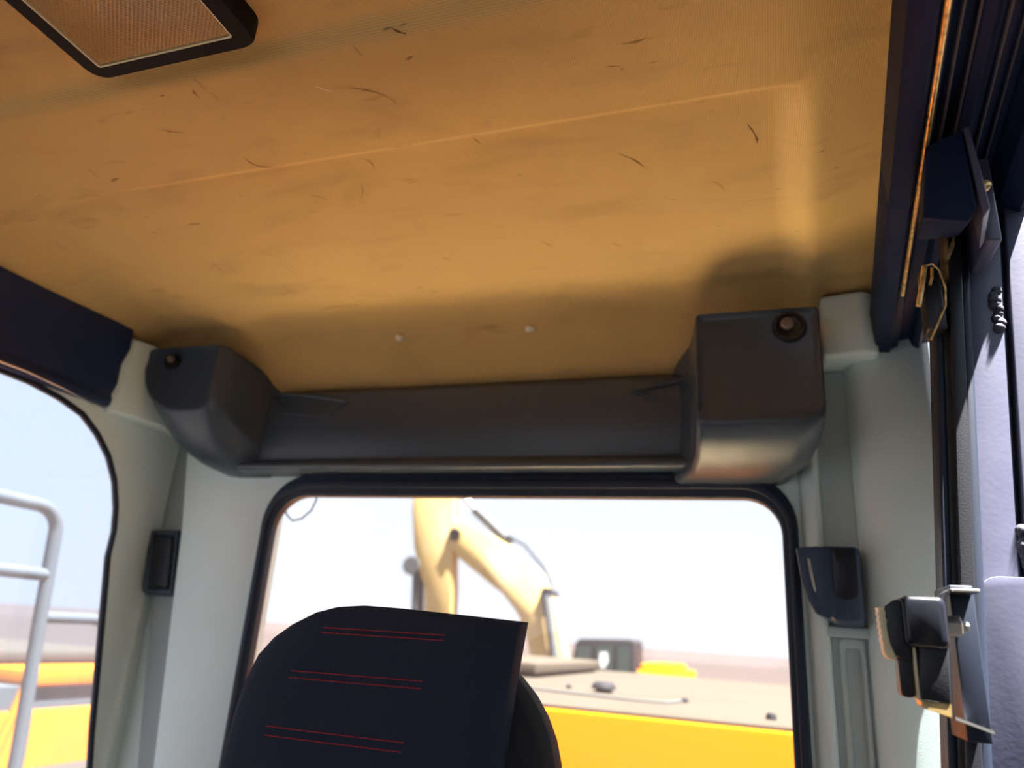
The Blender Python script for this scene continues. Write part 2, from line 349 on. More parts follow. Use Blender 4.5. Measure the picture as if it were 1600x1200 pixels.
# ---- left wall with its window opening
hole = []
for p in ([(.985, 1.07)] + [(.983-.058*(z-1.07)/.31, z) for z in (1.12, 1.2, 1.3, 1.38)] +
          [(.925, 1.42), (.918, 1.455), (.903, 1.495), (.880, 1.530), (.850, 1.558), (.815, 1.580), (.77, 1.592), (.72, 1.599)] +
          [(.6, 1.602), (.5, 1.602), (.42, 1.602), (.34, 1.602), (.30, 1.59), (.27, 1.56), (.26, 1.50), (.26, 1.3), (.26, 1.0), (.26, .85), (.27, .80), (.30, .78), (.36, .78), (.5, .78), (.7, .78), (.88, .78), (.95, .79), (.985, .83), (.992, .92)]):
    hole.append(p)
def box_out(p):
    c = (.62, 1.19); dx, dz = p[0]-c[0], p[1]-c[1]
    t = min((((1.046 if dx > 0 else -.58)-c[0])/dx) if abs(dx) > 1e-6 else 9e9, (((1.735 if dz > 0 else 0)-c[1])/dz) if abs(dz) > 1e-6 else 9e9)
    return (c[0]+dx*t, c[1]+dz*t)
outl = [box_out(p) for p in hole]
def snap(outl, corner):
    j = min(range(len(outl)), key=lambda i: (outl[i][0]-corner[0])**2+(outl[i][1]-corner[1])**2); outl[j] = corner
for c in ((1.046, 1.735), (1.046, 0), (-.58, 0), (-.58, 1.735)): snap(outl, c)
wall_left = struct('wall_left', MB().ring(outl, hole, 'X', -.98, -.990), 'trim', 'pale grey plastic side wall around the left side window', 'wall', bevel=.002, seg=2)
# pillar rib between black header and console end
finish('pillar_rib', MB().loft([[(-.984, .855, z), (-.972, .846, z), (-.958, .856, z), (-.948, .885, z), (-.946, 1.03, z), (-.984, 1.03, z)] for z in (1.595, 1.72)]), 'trim', wall_left, bevel=.003)
# black header beam above the left window
prof = [(-.984, 1.742), (-.958, 1.738), (-.956, 1.70), (-.966, 1.672), (-.964, 1.640), (-.970, 1.622), (-.966, 1.612), (-.970, 1.602), (-.984, 1.600)]
struct('trim_1', MB().prism([(p[1], p[0]) for p in prof], 'Y', -.56, .853) if False else MB().loft([[(p[0], y, p[1]) for p in prof] for y in (-.56, .848)]),
       'navy_paint', 'navy-black steel header beam above the left side window', 'beam', bevel=.002, seg=2)

finish('edge_highlight', MB().tube([(-.9665, y, 1.6065) for y in (-.5, 0, .4, .7)] + [(-.9675, .76, 1.603), (-.970, .82, 1.596)], [.0016]*4+[.0012, .0004], 8), 'steel', bpy.data.objects['trim_1'])  # bright tube stands for the gloss highlight on the beam's lower edge
# ---- unseen front wall, added with a small windscreen opening to cut light
fi_ = rrect(-.92, .06, 1.26, 1.68, .06, 7)
struct('added_wall_front', MB().ring(to_rect(fi_, -1.03, .21, 0, 1.79, 7), fi_, 'Y', -.60, -.57), 'black_plastic', 'black front wall added around the windscreen to cut light', 'wall')
# ---- windows
def window(name, label, prim):
    o = thing(name, prim, label, 'window'); o['kind'] = 'structure'; return o
win1 = window('window_1', 'dusty rear window in a black rubber seal behind the seat', (-.355, 1.02, .62))
wi = rrect(-.737, .022, .635, 1.490, (.08, .08, .045, .058), 9)
so_ = rrect(-.757, .041, .615, 1.525, (.095, .095, .07, .08), 9)
finish('rubber_seal', MB().ring(so_, wi, 'Y', .990, 1.009), 'rubber', win1, bevel=.004)
wi2 = rrect(-.745, .030, .627, 1.505, (.09, .09, .06, .07), 9); 
mid_o = rrect(-.752, .036, .62, 1.515, (.09, .09, .065, .075), 9); mid_i = rrect(-.744, .029, .628, 1.502, (.085, .085, .057, .066), 9)
finish('seal_lip', MB().ring(mid_o, mid_i, 'Y', .986, .992), 'rubber', win1, bevel=.002)
finish('glass_pane', MB().prism(wi2, 'Y', 1.004, 1.008), 'glass_rear', win1)
win2 = window('window_2', 'dusty left side window with a rounded rear corner and thin black edge', (-1.0, .3, .78))
cen = (.62, 1.19)
def sc(p, d):
    v = Vector((p[0]-cen[0], p[1]-cen[1])); v *= (v.length+d)/v.length; return (cen[0]+v.x, cen[1]+v.y)
win4 = window('window_4', 'narrow quarter window with tint added to weaken the sun between door pillar and corner column', (.218, .81, 1.12))
finish('glass_pane', MB().box(.2205, .2245, .655, .985, 1.115, 1.60), 'glass_added_tint', win4)  # tint added to weaken the sun patch on the column
win3 = window('window_3', 'dusty windscreen at the front of the cab', (-.44, -.585, 1.14))
finish('glass_pane', MB().prism(rrect(-.93, .07, 1.25, 1.69, .06, 7), 'Y', -.588, -.583), 'glass_side', win3)
finish('rubber_seal', MB().ring([sc(p, .004) for p in hole], [sc(p, -.004) for p in hole], 'X', -.9785, -.986), 'rubber', win2, bevel=.001, seg=2)
finish('glass_pane', MB().prism([sc(p, -.001) for p in hole], 'X', -.983, -.986), 'glass_side', win2)

# ---- right rear corner column (grey trim) and its cap
col = [(.046, 1.0), (.050, .992), (.062, .982), (.068, .986), (.071, 1.000), (.108, 1.000), (.112, .985), (.117, .972), (.128, .964), (.150, .960), (.196, .962), (.206, .97), (.206, 1.05), (.046, 1.05)]
wr = struct('wall_right', MB().loft([[(x-.03*smooth01(1.5, .5, z)*0, y, z) for x, y in col] for z in (0, 1.745)]), 'trim', 'pale grey plastic corner column beside the door opening', 'wall', bevel=.0025, smooth=35)
finish('column_cap', MB().loft([[(.080, .945, z), (.132, .935, z), (.146, .945, z), (.150, 1.04, z), (.080, 1.04, z)] for z in (1.662, 1.748)]), 'trim', wr, bevel=.006)
finish('channel_strip', MB().box(.0705, .1085, .9965, 1.002, .1, 1.66), 'trim_dark', wr, bevel=.001)
finish('pocket_rim', MB().ring(rrect(.078, .106, .9, 1.325, .006, 5), rrect(.084, .101, .91, 1.315, .004, 5), 'Y', .990, .999), 'trim_dark', wr, bevel=.001)

finish('added_lower_panel', MB().box(.206, .226, .66, 1.05, 0, 1.12), 'trim', wr, bevel=.004)  # added to close the lower quarter opening against incoming light
# ---- right header above the door opening
hp = [(.013, 1.783), (.001, 1.715), (.004, 1.676), (.010, 1.671), (.020, 1.670), (.023, 1.676), (.030, 1.678), (.032, 1.686), (.044, 1.688), (.047, 1.678), (.053, 1.674), (.058, 1.682), (.078, 1.684), (.084, 1.664), (.099, 1.656), (.105, 1.66), (.105, 1.775)]
trim2 = struct('trim_2', MB().loft([[(xr(y)+a, y, b) for a, b in hp] for y in (-.58, .62)]), 'black_paint', 'black steel header with long door seals above the door opening', 'beam', bevel=.0008, seg=2)
hp2 = hp[:14] + [(.108, 1.656), (.114, 1.54), (.127, 1.54), (.127, 1.775)]
finish('rear_header', MB().loft([[(xr(y)+a, y, b) for a, b in hp2] for y in (.62, .965)]), 'black_paint', trim2, bevel=.0008, seg=2)
for off, z, r, y1 in ((.0255, 1.6735, .0022, .80), (.0365, 1.683, .0016, .60), (.0455, 1.680, .0012, .56), (.0625, 1.681, .0018, .60), (.071, 1.680, .0012, .60)):
    finish('seal_strip', MB().tube([(xr(y)+off, y, z) for y in (-.55, 0, .4, y1)], r, 10), 'rubber' if off != .0255 else 'brass_and_glint', trim2)  # first seal coloured gold for the light reflected along the rubber

# ---- door pillar in front of it: painted jamb, seals, weld seam, striker plate
def lean(z): return .083*(z-1.41)
def slab(x0, x1, y0, y1, z0=0.0, z1=1.68, k=1):
    return MB().loft([[(x0+k*lean(z), y0, z), (x1+k*lean(z), y0, z), (x1+k*lean(z), y1, z), (x0+k*lean(z), y1, z)] for z in (z0, z1)])
pil = slab(.1495, .1755, .622, .66); 
wall_p = struct('trim_3', pil, 'slate_paint', 'slate painted steel door pillar with weld seam beside the latch', 'door pillar', bevel=.002)
finish('pillar_plate', slab(.1785, .214, .620, .66), 'slate_paint', wall_p, bevel=.0018)
finish('seam_backing', slab(.172, .182, .630, .655), 'rubber', wall_p)
finish('rubber_edge', slab(.1425, .1510, .614, .655), 'rubber', wall_p, bevel=.003)
finish('seal_channel', slab(.1325, .1420, .600, .630), 'black_plastic', wall_p, bevel=.0012)
finish('rubber_seal', slab(.1245, .1305, .612, .640, 0, 1.60), 'rubber', wall_p, bevel=.002)
def blob(name, pts, m):
    b = MB()
    for (x, y, z, r) in pts:
        b.lathe([(r*math.sin(math.pi*i/8), -r*math.cos(math.pi*i/8)) for i in range(9)], (x, y, z), n=12)
    return finish(name, b, m, wall_p)
blob('weld_bead', [(.1773+random.uniform(-.002, .002), .622, 1.397-.0035*i, .0055-.0003*i+random.uniform(-.0008, .0008)) for i in range(11)], 'weld')
blob('weld_bead', [(.1835+random.uniform(-.002, .002), .622, 1.588-.004*i, .0045+random.uniform(-.0012, .0008)) for i in range(9)], 'weld')
sp = rrect(.148, .212, 1.05, 1.364, (.004, .004, .004, .012), 6)
finish('striker_plate', MB().loft([[(x+lean(z), .6165, z) for x, z in sp], [(x+lean(z), .621, z) for x, z in sp]]), 'slate_paint', wall_p, bevel=.0008, seg=2)

# ---- unseen cab door, added nearly shut to block light at the door opening
def door_pt(u, z, d=0.0):
    a = math.radians(11); return (.235 + u*math.sin(a) + d*math.cos(a), -.46 + u*math.cos(a) - d*math.sin(a), z)
door = thing('added_door_1', (.235, -.46, .03), 'black cab door, unseen, added slightly ajar to block light at the door opening', 'door'); door['kind'] = 'structure'
di = rrect(.06, .99, .92, 1.58, .06, 7); do = to_rect(di, 0, 1.05, .03, 1.66, 7)
finish('added_door_frame', MB().loft([[door_pt(u, z, d) for u, z in q] for q, d in ((do, 0), (do, .04), (di, .04), (di, 0))], closed=True), 'black_plastic', door)
finish('added_door_glass', MB().loft([[door_pt(u, z, d) for u, z in di] for d in (.018, .023)]), 'glass_added_door', door)

# ================================================================== THINGS IN THE CAB
# ---- ceiling lamp
cx, cy, cz = -.452, .328, 1.756
lamp = thing('ceiling_lamp', (cx, cy, cz), 'rectangular ceiling lamp with black bezel and prismatic lens', 'lamp')
A = math.radians(0)
fo = rrect(-.545, -.371, .255, .381, .016, 7); fi = rrect(-.5295, -.389, .272, .3675, .003, 7)
def tilt(p, z): return (p[0], p[1], z)
mb = MB(); n = len(fo)
secs = [[tilt(p, 1.764) for p in fo], [tilt(p, 1.746) for p in fo], [tilt(((p[0]-cx)*.975+cx, (p[1]-cy)*.965+cy), 1.7425) for p in fo], [tilt(p, 1.7425) for p in fi], [tilt(p, 1.764) for p in fi]]
finish('bezel', mb.loft(secs, closed=True), 'lamp_black', lamp, smooth=30)
li = rrect(-.5295, -.389, .272, .3675, .003, 7)
finish('lens', MB().loft([[tilt(p, 1.760) for p in li], [tilt(p, 1.7455) for p in li], [tilt(((p[0]-cx)*.95+cx, (p[1]-cy)*.93+cy), 1.7438) for p in li]]), 'lens', lamp, smooth=30)
finish('lens_rim', MB().loft([[tilt(p, z) for p in q] for q, z in ((li, 1.746), (li, 1.7428), ([((p[0]-cx)*.982+cx, (p[1]-cy)*.975+cy) for p in li], 1.7428), ([((p[0]-cx)*.982+cx, (p[1]-cy)*.975+cy) for p in li], 1.746))], closed=True), 'ivory_and_glint', lamp)

# ---- rear overhead console
con = thing('rear_console', (-.42, .97, 1.52), 'charcoal plastic overhead console with two deep end pods above the rear window', 'console')
pm = [(1.04, 1.672), (.985, 1.664), (.972, 1.652), (.968, 1.600), (.972, 1.556), (.975, 1.545), (.962, 1.538), (.958, 1.531), (.962, 1.526), (1.0, 1.5225), (1.04, 1.5225)]
finish('shelf_body', MB().loft([[(x, p[0], p[1]) for p in pm] for x in (-.80, .03)]), 'charcoal', con, smooth=50, bevel=.002, seg=2)
def pod(secs):
    return MB().loft([[(x, y, z) for x, z in rrect(x0, x1, z0, z1, r, 8)] for (y, x0, x1, z0, z1, r) in secs])
finish('end_pod', pod([
    (.884, -.945, -.815, 1.618, 1.704, (.072, .016, .008, .008)),
    (.880, -.951, -.809, 1.606, 1.710, (.085, .022, .010, .010)),
    (.882, -.953, -.803, 1.598, 1.712, (.092, .026, .010, .010)),
    (.895, -.954, -.792, 1.580, 1.711, (.105, .034, .012, .012)),
    (.915, -.953, -.788, 1.560, 1.708, (.110, .040, .014, .014)),
    (.940, -.950, -.780, 1.542, 1.702, (.110, .045, .016, .016)),
    (.970, -.940, -.768, 1.528, 1.692, (.110, .040, .020, .020)),
    (1.00, -.925, -.745, 1.521, 1.672, (.105, .020, .020, .020)),
    (1.036, -.925, -.745, 1.521, 1.668, (.105, .020, .020, .020))]), 'charcoal', con, smooth=40)
finish('end_pod', pod([
    (.884, -.064, .068, 1.574, 1.698, (.010, .014, .008, .008)),
    (.880, -.069, .073, 1.566, 1.703, (.010, .018, .008, .008)),
    (.882, -.072, .075, 1.556, 1.705, (.010, .022, .008, .008)),
    (.895, -.074, .075, 1.541, 1.705, (.010, .030, .010, .010)),
    (.920, -.078, .072, 1.525, 1.702, (.010, .036, .010, .010)),
    (.950, -.086, .064, 1.514, 1.696, (.010, .036, .010, .010)),
    (.985, -.110, .045, 1.508, 1.68, (.010, .030, .010, .010)),
    (1.036, -.120, .040, 1.508, 1.668, (.010, .026, .010, .010))]), 'charcoal', con, smooth=40)
for (x, z, r) in ((.040, 1.679, .0185), (-.897, 1.686, .013)):
    k = finish('round_socket', MB().lathe([(r*1.0, .004), (r*1.08, -.001), (r*1.0, -.0045), (r*.82, -.0045), (r*.76, .0), (r*.55, .0015), (0, .0015)], (x, .880, z), (0, 1, 0)), 'black_plastic', con)
    finish('screw_head', MB().lathe([(r*.42, .003), (r*.42, -.004), (r*.30, -.0065), (0, -.007)], (x-.002, .880, z+.004), (0, 1, 0), 14), 'socket_tip', k)
# moulded pockets in the console face
for pts in ([(-.764, 1.655), (-.700, 1.650), (-.618, 1.636), (-.652, 1.612), (-.735, 1.622)], [(-.165, 1.636), (-.130, 1.620), (-.095, 1.620), (-.095, 1.648)]):
    finish('pocket_rim', MB().tube([(x, .9685, z) for x, z in pts + pts[:2]], .0022, 8), 'charcoal', con)

# ---- outlet on left pillar
sw = thing('pillar_switch', (-.930, 1.02, 1.33), 'black rectangular rocker switch plate on the left rear pillar', 'switch')
def tp(x, y, z): return (x - .14*(z-1.38), y, z)
def tslab(x0, x1, y0, y1, z0, z1): return MB().loft([[tp(x0, y0, z), tp(x1, y0, z), tp(x1, y1, z), tp(x0, y1, z)] for z in (z0, z1)])
finish('plate', tslab(-.980, -.917, 1.006, 1.034, 1.328, 1.434), 'navy_plastic', sw, bevel=.004)
finish('bezel', MB().ring([tp(x, 0, z)[0::2] for x, z in rrect(-.978, -.919, 1.331, 1.431, .005, 5)], [tp(x, 0, z)[0::2] for x, z in rrect(-.968, -.9225, 1.336, 1.425, .004, 5)], 'Y', 1.0, 1.008), 'charcoal', sw, bevel=.001)
finish('rocker', tslab(-.965, -.9245, .996, 1.012, 1.339, 1.422), 'black_plastic', sw, bevel=.005)

# ---- hook on right column
hk = thing('coat_hook', (.08, 1.0, 1.34), 'dark blue-black plastic hook with a slot on the right corner column', 'hook')
finish('hook_body', MB().loft([
    [(x, y, z) for x, z in rrect(.062-e*.3, .106-e, 1.338+e, 1.428-e*.5, (.02, .006, .006, .006), 7)] for y, e in ((1.000, 0), (.965, 0), (.955, .002), (.951, .006))]), 'navy_plastic', hk, smooth=50)
tongue_o = [(.036, 1.424), (.060, 1.426), (.072, 1.424), (.074, 1.35), (.066, 1.344), (.054, 1.350), (.046, 1.364), (.040, 1.385)]
tongue_i = [(.0470, 1.412), (.0492, 1.414), (.0510, 1.412), (.0555, 1.378), (.0550, 1.374), (.0535, 1.373), (.0522, 1.377), (.0490, 1.395)]
finish('hook_tongue', MB().ring(tongue_o, tongue_i, 'Y', .950, .966), 'navy_plastic', hk, bevel=.002)
finish('thumb_scoop', MB().loft([[(x, y, z) for x, z in rrect(.074+e, .100-e, 1.366+e, 1.424-e*.4, (.0125-e, .0125-e, .003, .003), 7)] for y, e in ((.9525, 0), (.9495, 0), (.9488, .0015))]), 'black_plastic', hk)
finish('base_plate', MB().box(.064, .112, .985, 1.001, 1.326, 1.338), 'trim_dark', hk, bevel=.002)

# ---- unseen tray, added behind the seat to bounce light upwards
tray = tag(finish('bounce_tray', MB().ring(rrect(-.94, .03, .77, .985, .03, 5), rrect(-.92, .01, .79, .965, .02, 5), 'Z', .50, .58).prism(rrect(-.93, .02, .78, .975, .02, 5), 'Z', 0.0, .52), 'pale_bounce', loc=(-.45, .88, 0)),
           'pale tray added on the floor between seat and rear wall to bounce light', 'tray')

# ---- operator seat
seat = thing('operator_seat', (-.33, .55, 0), 'black fabric operator seat with red double stitching on the headrest', 'seat')
panel = ([(-.194, 1.3135), (-.25, 1.3160), (-.31, 1.3185), (-.345, 1.3190), (-.372, 1.3165), (-.394, 1.3105), (-.415, 1.300), (-.432, 1.288), (-.446, 1.272), (-.455, 1.250), (-.461, 1.225), (-.465, 1.19), (-.470, 1.14), (-.476, 1.07), (-.480, 1.0), (-.480, .90), (-.478, .80)] +
         [(-.45, .78), (-.40, .775), (-.33, .775), (-.26, .78), (-.24, .79), (-.232, .85), (-.226, .95), (-.219, 1.05), (-.212, 1.13), (-.206, 1.20), (-.201, 1.26)])
pc = (-.335, 1.08)
def ringp(t, y): return [(pc[0]+(x-pc[0])*t, y, pc[1]+(z-pc[1])*t) for x, z in panel]
front = MB().loft([ringp(.97, .640), ringp(1.0, .632), ringp(1.0, .618), ringp(.992, .6125), ringp(.975, .609), ringp(.93, .604), ringp(.85, .600), ringp(.7, .597), ringp(.4, .594), ringp(.12, .593)])
fo_ = finish('front_cover', front, 'seat_fabric', seat, smooth=60)
body = MB().loft([[(x, y, z) for x, z in rrect(-.476+e, -.172-e, .55, 1.296-e, (.03, .03, .115, .105), 10)] for y, e in ((.634, .014), (.645, .004), (.665, 0), (.70, .003), (.73, .02), (.745, .05))])
finish('backrest', body, 'seat_side', seat, smooth=60)
finish('cushion', MB().box(-.56, -.09, .10, .66, .40, .56), 'seat_fabric', seat, bevel=.05, seg=5)
finish('pedestal', MB().box(-.48, -.17, .22, .62, 0, .41), 'black_plastic', seat, bevel=.02)
bm = bmesh.new(); bm.from_mesh(fo_.data); tree = BVHTree.FromBMesh(bm); off = OFF[seat]
for (xa, xb, za, zb) in ((-.375, -.257, 1.2978, 1.2985), (-.376, -.2575, 1.2935, 1.2942), (-.3985, -.2712, 1.2602, 1.2615), (-.400, -.2718, 1.2545, 1.2558), (-.413, -.281, 1.2145, 1.2148), (-.4145, -.2822, 1.2075, 1.2078)):
    b = MB(); L_ = xb-xa; k = int(L_/.0046)
    for i in range(k):
        q = []
        for t in (i/k, (i+.42)/k, (i+.84)/k):
            x, z = xa+L_*t, za+(zb-za)*t
            hit = tree.ray_cast(Vector((x, .3, z))-off, Vector((0, 1, 0)))[0]
            q.append(Vector((x, (hit+off).y if hit else .6, z)))
        q[1].y -= .0006; b.tube(q, .00048, 5)
    finish('red_stitching', b, 'red_thread', seat)
bm.free()

# ---- door latch on the pillar
lt = thing('door_latch', (.11, .56, 1.27), 'black door latch with serrated lever and bent steel bracket on the door pillar', 'latch')
Y0 = .548
br = [(.126, 1.3475), (.1105, 1.3475), (.1075, 1.3455), (.1060, 1.342), (.1025, 1.274), (.1035, 1.2715), (.1235, 1.2655), (.1235, 1.2670), (.1050, 1.2728), (.1040, 1.2750), (.1075, 1.341), (.1085, 1.3440), (.1110, 1.3460), (.126, 1.3460)]
finish('bracket', MB().prism(br, 'Y', Y0-.004, Y0+.022), 'black_plastic', lt, smooth=30)
finish('bracket_ear', MB().box(.1105, .1265, Y0-.0045, Y0+.0225, 1.3462, 1.3480), 'steel', lt, bevel=.0005)
finish('bracket_ear', MB().loft([[(.1045, y, 1.2712), (.1240, y, 1.2652), (.1240, y, 1.2668), (.1045, y, 1.2730)] for y in (Y0-.0045, Y0+.0225)]), 'steel', lt)
finish('housing', MB().loft([[(x, y, z) for x, z in rrect(.0805+e, .1055-e, 1.311+e, 1.342-e, .004, 6)] for y, e in ((Y0+.016, 0), (Y0-.008, 0), (Y0-.0105, .0008), (Y0-.0115, .0028))]), 'black_gloss', lt, smooth=50)
finish('lower_body', MB().loft([[(.0885, y, 1.313), (.1052, y, 1.313), (.1030, y, 1.2800), (.0868, y, 1.2810)] for y in (Y0-.007, Y0+.016)]), 'black_plastic', lt, bevel=.0012)
finish('pawl', MB().prism(rrect(.0768, .0850, 1.2815, 1.315, .003, 5), 'Y', Y0-.001, Y0+.014), 'black_plastic', lt, bevel=.0006)
finish('guide_strip', MB().box(.0852, .0868, Y0-.004, Y0+.012, 1.281, 1.3125), 'ivory_and_glint', lt)
finish('base_tab', MB().loft([[(.0865, y, 1.2805), (.1028, y, 1.2795), (.1024, y, 1.2725), (.0900, y, 1.2755), (.0870, y, 1.2775)] for y in (Y0-.0065, Y0+.012)]), 'brass_and_glint', lt)  # gold colour stands for yellow light reflected by the tab
finish('lever', MB().prism([(.0840, 1.3395), (.0775, 1.3395), (.0755, 1.3372), (.0722, 1.3358), (.0712, 1.3335), (.0722, 1.3315), (.0714, 1.3290), (.0724, 1.3265), (.0718, 1.3240), (.0722, 1.3180), (.0730, 1.3120), (.0750, 1.3065), (.0785, 1.3035), (.0840, 1.3030)], 'Y', Y0-.006, Y0+.012), 'black_plastic', lt, bevel=.0008)
lv = []
for i in range(6): lv += [(.0672+.0002*i, 1.3345-.0040*i), (.0680+.0002*i, 1.3330-.0040*i)]
lv += [(.0690, 1.3070), (.0715, 1.3035), (.0750, 1.3025), (.0755, 1.3085), (.0745, 1.318), (.0740, 1.330), (.0745, 1.3350)]
finish('serrated_grip', MB().prism(lv, 'Y', Y0-.003, Y0+.010), 'ivory_and_glint', lt, bevel=.0003, seg=1)  # pale colour stands for light reflected on the black ridges
finish('pivot_bolt', MB().lathe([(.0065, 0), (.0065, .0095), (.005, .0105), (.0032, .0105), (.0032, .0135), (.0026, .0145), (0, .0145)], (.1060, Y0+.008, 1.3255), (1, 0, 0), 6), 'steel', lt, smooth=25)
finish('mounting_block', MB().box(.1140, .128, Y0+.018, .615, 1.258, 1.352), 'rubber', lt, bevel=.001)

# ---- hinge housing and hold-open bracket at the header
hg = thing('door_hinge_cover', (.14, .50, 1.59), 'black steel hinge cover hanging under the header above the door pillar', 'hinge cover')
finish('cover', MB().loft([[(.121, .505, 1.651), (.143, .497, 1.656), (.1445, .497, 1.592), (.1395, .500, 1.583), (.114, .507, 1.594)], [(.136, .60, 1.672), (.158, .59, 1.676), (.160, .59, 1.628), (.155, .59, 1.622), (.128, .60, 1.628)]]), 'black_paint', hg, bevel=.002)
finish('edge_flange', MB().loft([[(.1440, .498, 1.657), (.1475, .496, 1.657), (.1525, .498, 1.592), (.1480, .500, 1.586)], [(.157, .56, 1.660), (.160, .56, 1.660), (.164, .56, 1.600), (.160, .56, 1.594)]]), 'slate_paint', hg, bevel=.0008)
finish('pivot_screw', MB().lathe([(.0035, 0), (.0035, -.004), (.002, -.005), (0, -.005)], (.153, .505, 1.612), (0, 1, 0), 12), 'brass_and_glint', hg)
finish('hinge_plate', MB().box(.166, .176, .560, .615, 1.600, 1.672), 'slate_paint', hg, bevel=.002)
hb = thing('wire_bracket', (.135, .60, 1.54), 'small bent bracket with yellow passivated edges below the hinge cover', 'bracket')
finish('bracket_plate', MB().box(.128, .142, .598, .616, 1.548, 1.602), 'black_plastic', hb, bevel=.002)
finish('gold_leg', MB().tube([(.1300, .592, 1.600), (.1265, .592, 1.583), (.1225, .592, 1.566)], .0022, 8), 'brass_and_glint', hb)
finish('gold_leg', MB().tube([(.1355, .594, 1.599), (.1345, .594, 1.590), (.1325, .594, 1.584)], .0012, 8), 'brass_and_glint', hb)
finish('hooked_wire', MB().tube([(.1300, .594, 1.601), (.1360, .593, 1.602), (.1400, .593, 1.596), (.1425, .593, 1.580), (.1410, .593, 1.565), (.1340, .593, 1.550), (.1285, .595, 1.538)], .0009, 8), 'brass_and_glint', hb)
finish('stop_tab', MB().loft([[(.1445, .594, 1.606), (.1475, .594, 1.611), (.1520, .594, 1.622), (.1545, .594, 1.628), (.1535, .594, 1.618), (.1490, .594, 1.608)], [(.146, .606, 1.606), (.149, .606, 1.611), (.1535, .606, 1.622), (.156, .606, 1.628), (.155, .606, 1.618), (.1505, .606, 1.608)]]), 'brass_and_glint', hb)

# ================================================================== OUTSIDE
GZ = -1.30
mb = MB(); 
rr = [0, 6, 10, 16, 25, 40, 65, 100, 160, 260, 420, 700, 1200, 2200, 4000]; na = 96
from mathutils import noise as mn
gv = []
for r in rr:
    for k in range(na):
        a = 2*math.pi*k/na; x, y = r*math.cos(a), r*math.sin(a)
        h = 0 if r < 30 else min(r/400, 1.0)*1.4*mn.noise(Vector((x*.012, y*.012, 0))) - .1
        gv.append((x, y, GZ+h))
mb.add(gv, [(i*na+k, i*na+(k+1) % na, (i+1)*na+(k+1) % na, (i+1)*na+k) for i in range(len(rr)-1) for k in range(na)])
struct('ground', mb, 'sand', 'pale desert sand stretching to the horizon', 'ground', smooth=180)

# ---- engine hood of this machine, behind the cab
hood = thing('engine_hood', (-.5, 3.4, GZ), 'yellow engine hood with a sand-dusted top behind the rear window', 'engine hood')
finish('hood_box', MB().box(-2.05, 1.3, 2.07, 5.1, -.35, 1.128), 'yellow', hood, bevel=.005)
finish('dusty_deck', MB().box(-2.03, 1.28, 2.09, 5.08, 1.122, 1.140), 'dusty_top', hood, bevel=.006)
finish('bounce_deck', MB().box(-1.35, -.10, 1.10, 2.04, -.93, -.87), 'pale_bounce', hood, bevel=.01)  # unseen pale deck, added to bounce sunlight up to the ceiling
finish('bounce_deck_support', MB().box(-1.1, -.15, 1.2, 1.95, GZ, -.92), 'far_dark', hood)
finish('undercarriage', MB().box(-1.6, .9, 2.3, 4.8, GZ, -.3), 'far_dark', hood, bevel=.05)
finish('raised_lid', MB().box(-1.95, -.98, 3.35, 4.75, 1.150, 1.205), 'dusty_top', hood, bevel=.012)
finish('lid_gasket', MB().box(-1.92, -1.01, 3.38, 4.72, 1.138, 1.152), 'rubber', hood)
cap = finish('filler_cap', MB().lathe([(.030, 0), (.030, .012), (.044, .014), (.043, .022), (.034, .034), (.026, .037), (0, .038)], (-.56, 2.776, 1.138), n=24), 'far_dark', hood)
for (x, y, s) in ((-.70, 2.83, .011), (-.265, 2.63, .012), (-.002, 2.26, .014)):
    finish('bolt_knob', MB().lathe([(s, 0), (s, s*.8), (s*.7, s*1.3), (0, s*1.4)], (x, y, 1.138), n=10), 'far_dark', hood)
finish('thin_cable', MB().tube([(-.85, 2.62, 1.143), (-.70, 2.56, 1.143), (-.55, 2.52, 1.143), (-.40, 2.48, 1.143), (-.31, 2.50, 1.143), (-.27, 2.60, 1.146)], .0035, 6), 'rail_grey', hood)

# ---- handrail and body at the left
hr = thing('handrail', (-1.7, 1.45, 0), 'grey tubular handrail with crossbars outside the left window', 'handrail')
arcp = [(-1.7, 1.36+.065*math.sin(math.radians(t)), 1.472+.062*math.cos(math.radians(t))) for t in range(0, 91, 15)]
finish('hoop', MB().tube([(-1.7, .35, -.2), (-1.7, .36, 1.49), (-1.7, .40, 1.53), (-1.7, .46, 1.545)] + arcp + [(-1.7, 1.445, 1.27), (-1.7, 1.480, .96), (-1.7, 1.50, .60), (-1.7, 1.52, -.2)], .0165, 12), 'rail_grey', hr)
finish('crossbar', MB().tube([(-1.7, .36, 1.372), (-1.7, 1.435, 1.372)], .0155, 12), 'rail_grey', hr)
finish('crossbar', MB().tube([(-1.7, 1.452, 1.272), (-1.7, 1.60, 1.274), (-1.7, 1.68, 1.262), (-1.7, 1.71, 1.21), (-1.7, 1.72, -.2)], .0140, 12), 'rail_grey', hr)
finish('deck_plate', MB().box(-1.78, -1.35, .2, 1.9, -.25, -.2), 'rail_grey', hr)
finish('deck_leg', MB().box(-1.66, -1.46, .9, 1.1, GZ, -.24), 'far_dark', hr, bevel=.02)
tk = thing('side_tank', (-2.7, 2.1, GZ), 'yellow tank body with dusty step beyond the handrail', 'tank')
finish('tank_body', MB().box(-3.1, -2.3, 1.15, 2.6, -.3, .972), 'yellow', tk, bevel=.02)
finish('grey_band', MB().box(-3.08, -2.32, 1.17, 2.58, .97, 1.045), 'rail_grey', tk)
finish('upper_flange', MB().box(-3.1, -2.3, 1.98, 2.6, 1.042, 1.098), 'yellow', tk, bevel=.01)
finish('dusty_lid', MB().box(-3.3, -2.5, 1.3, 2.6, 1.095, 1.150), 'dusty_top', tk, bevel=.02)
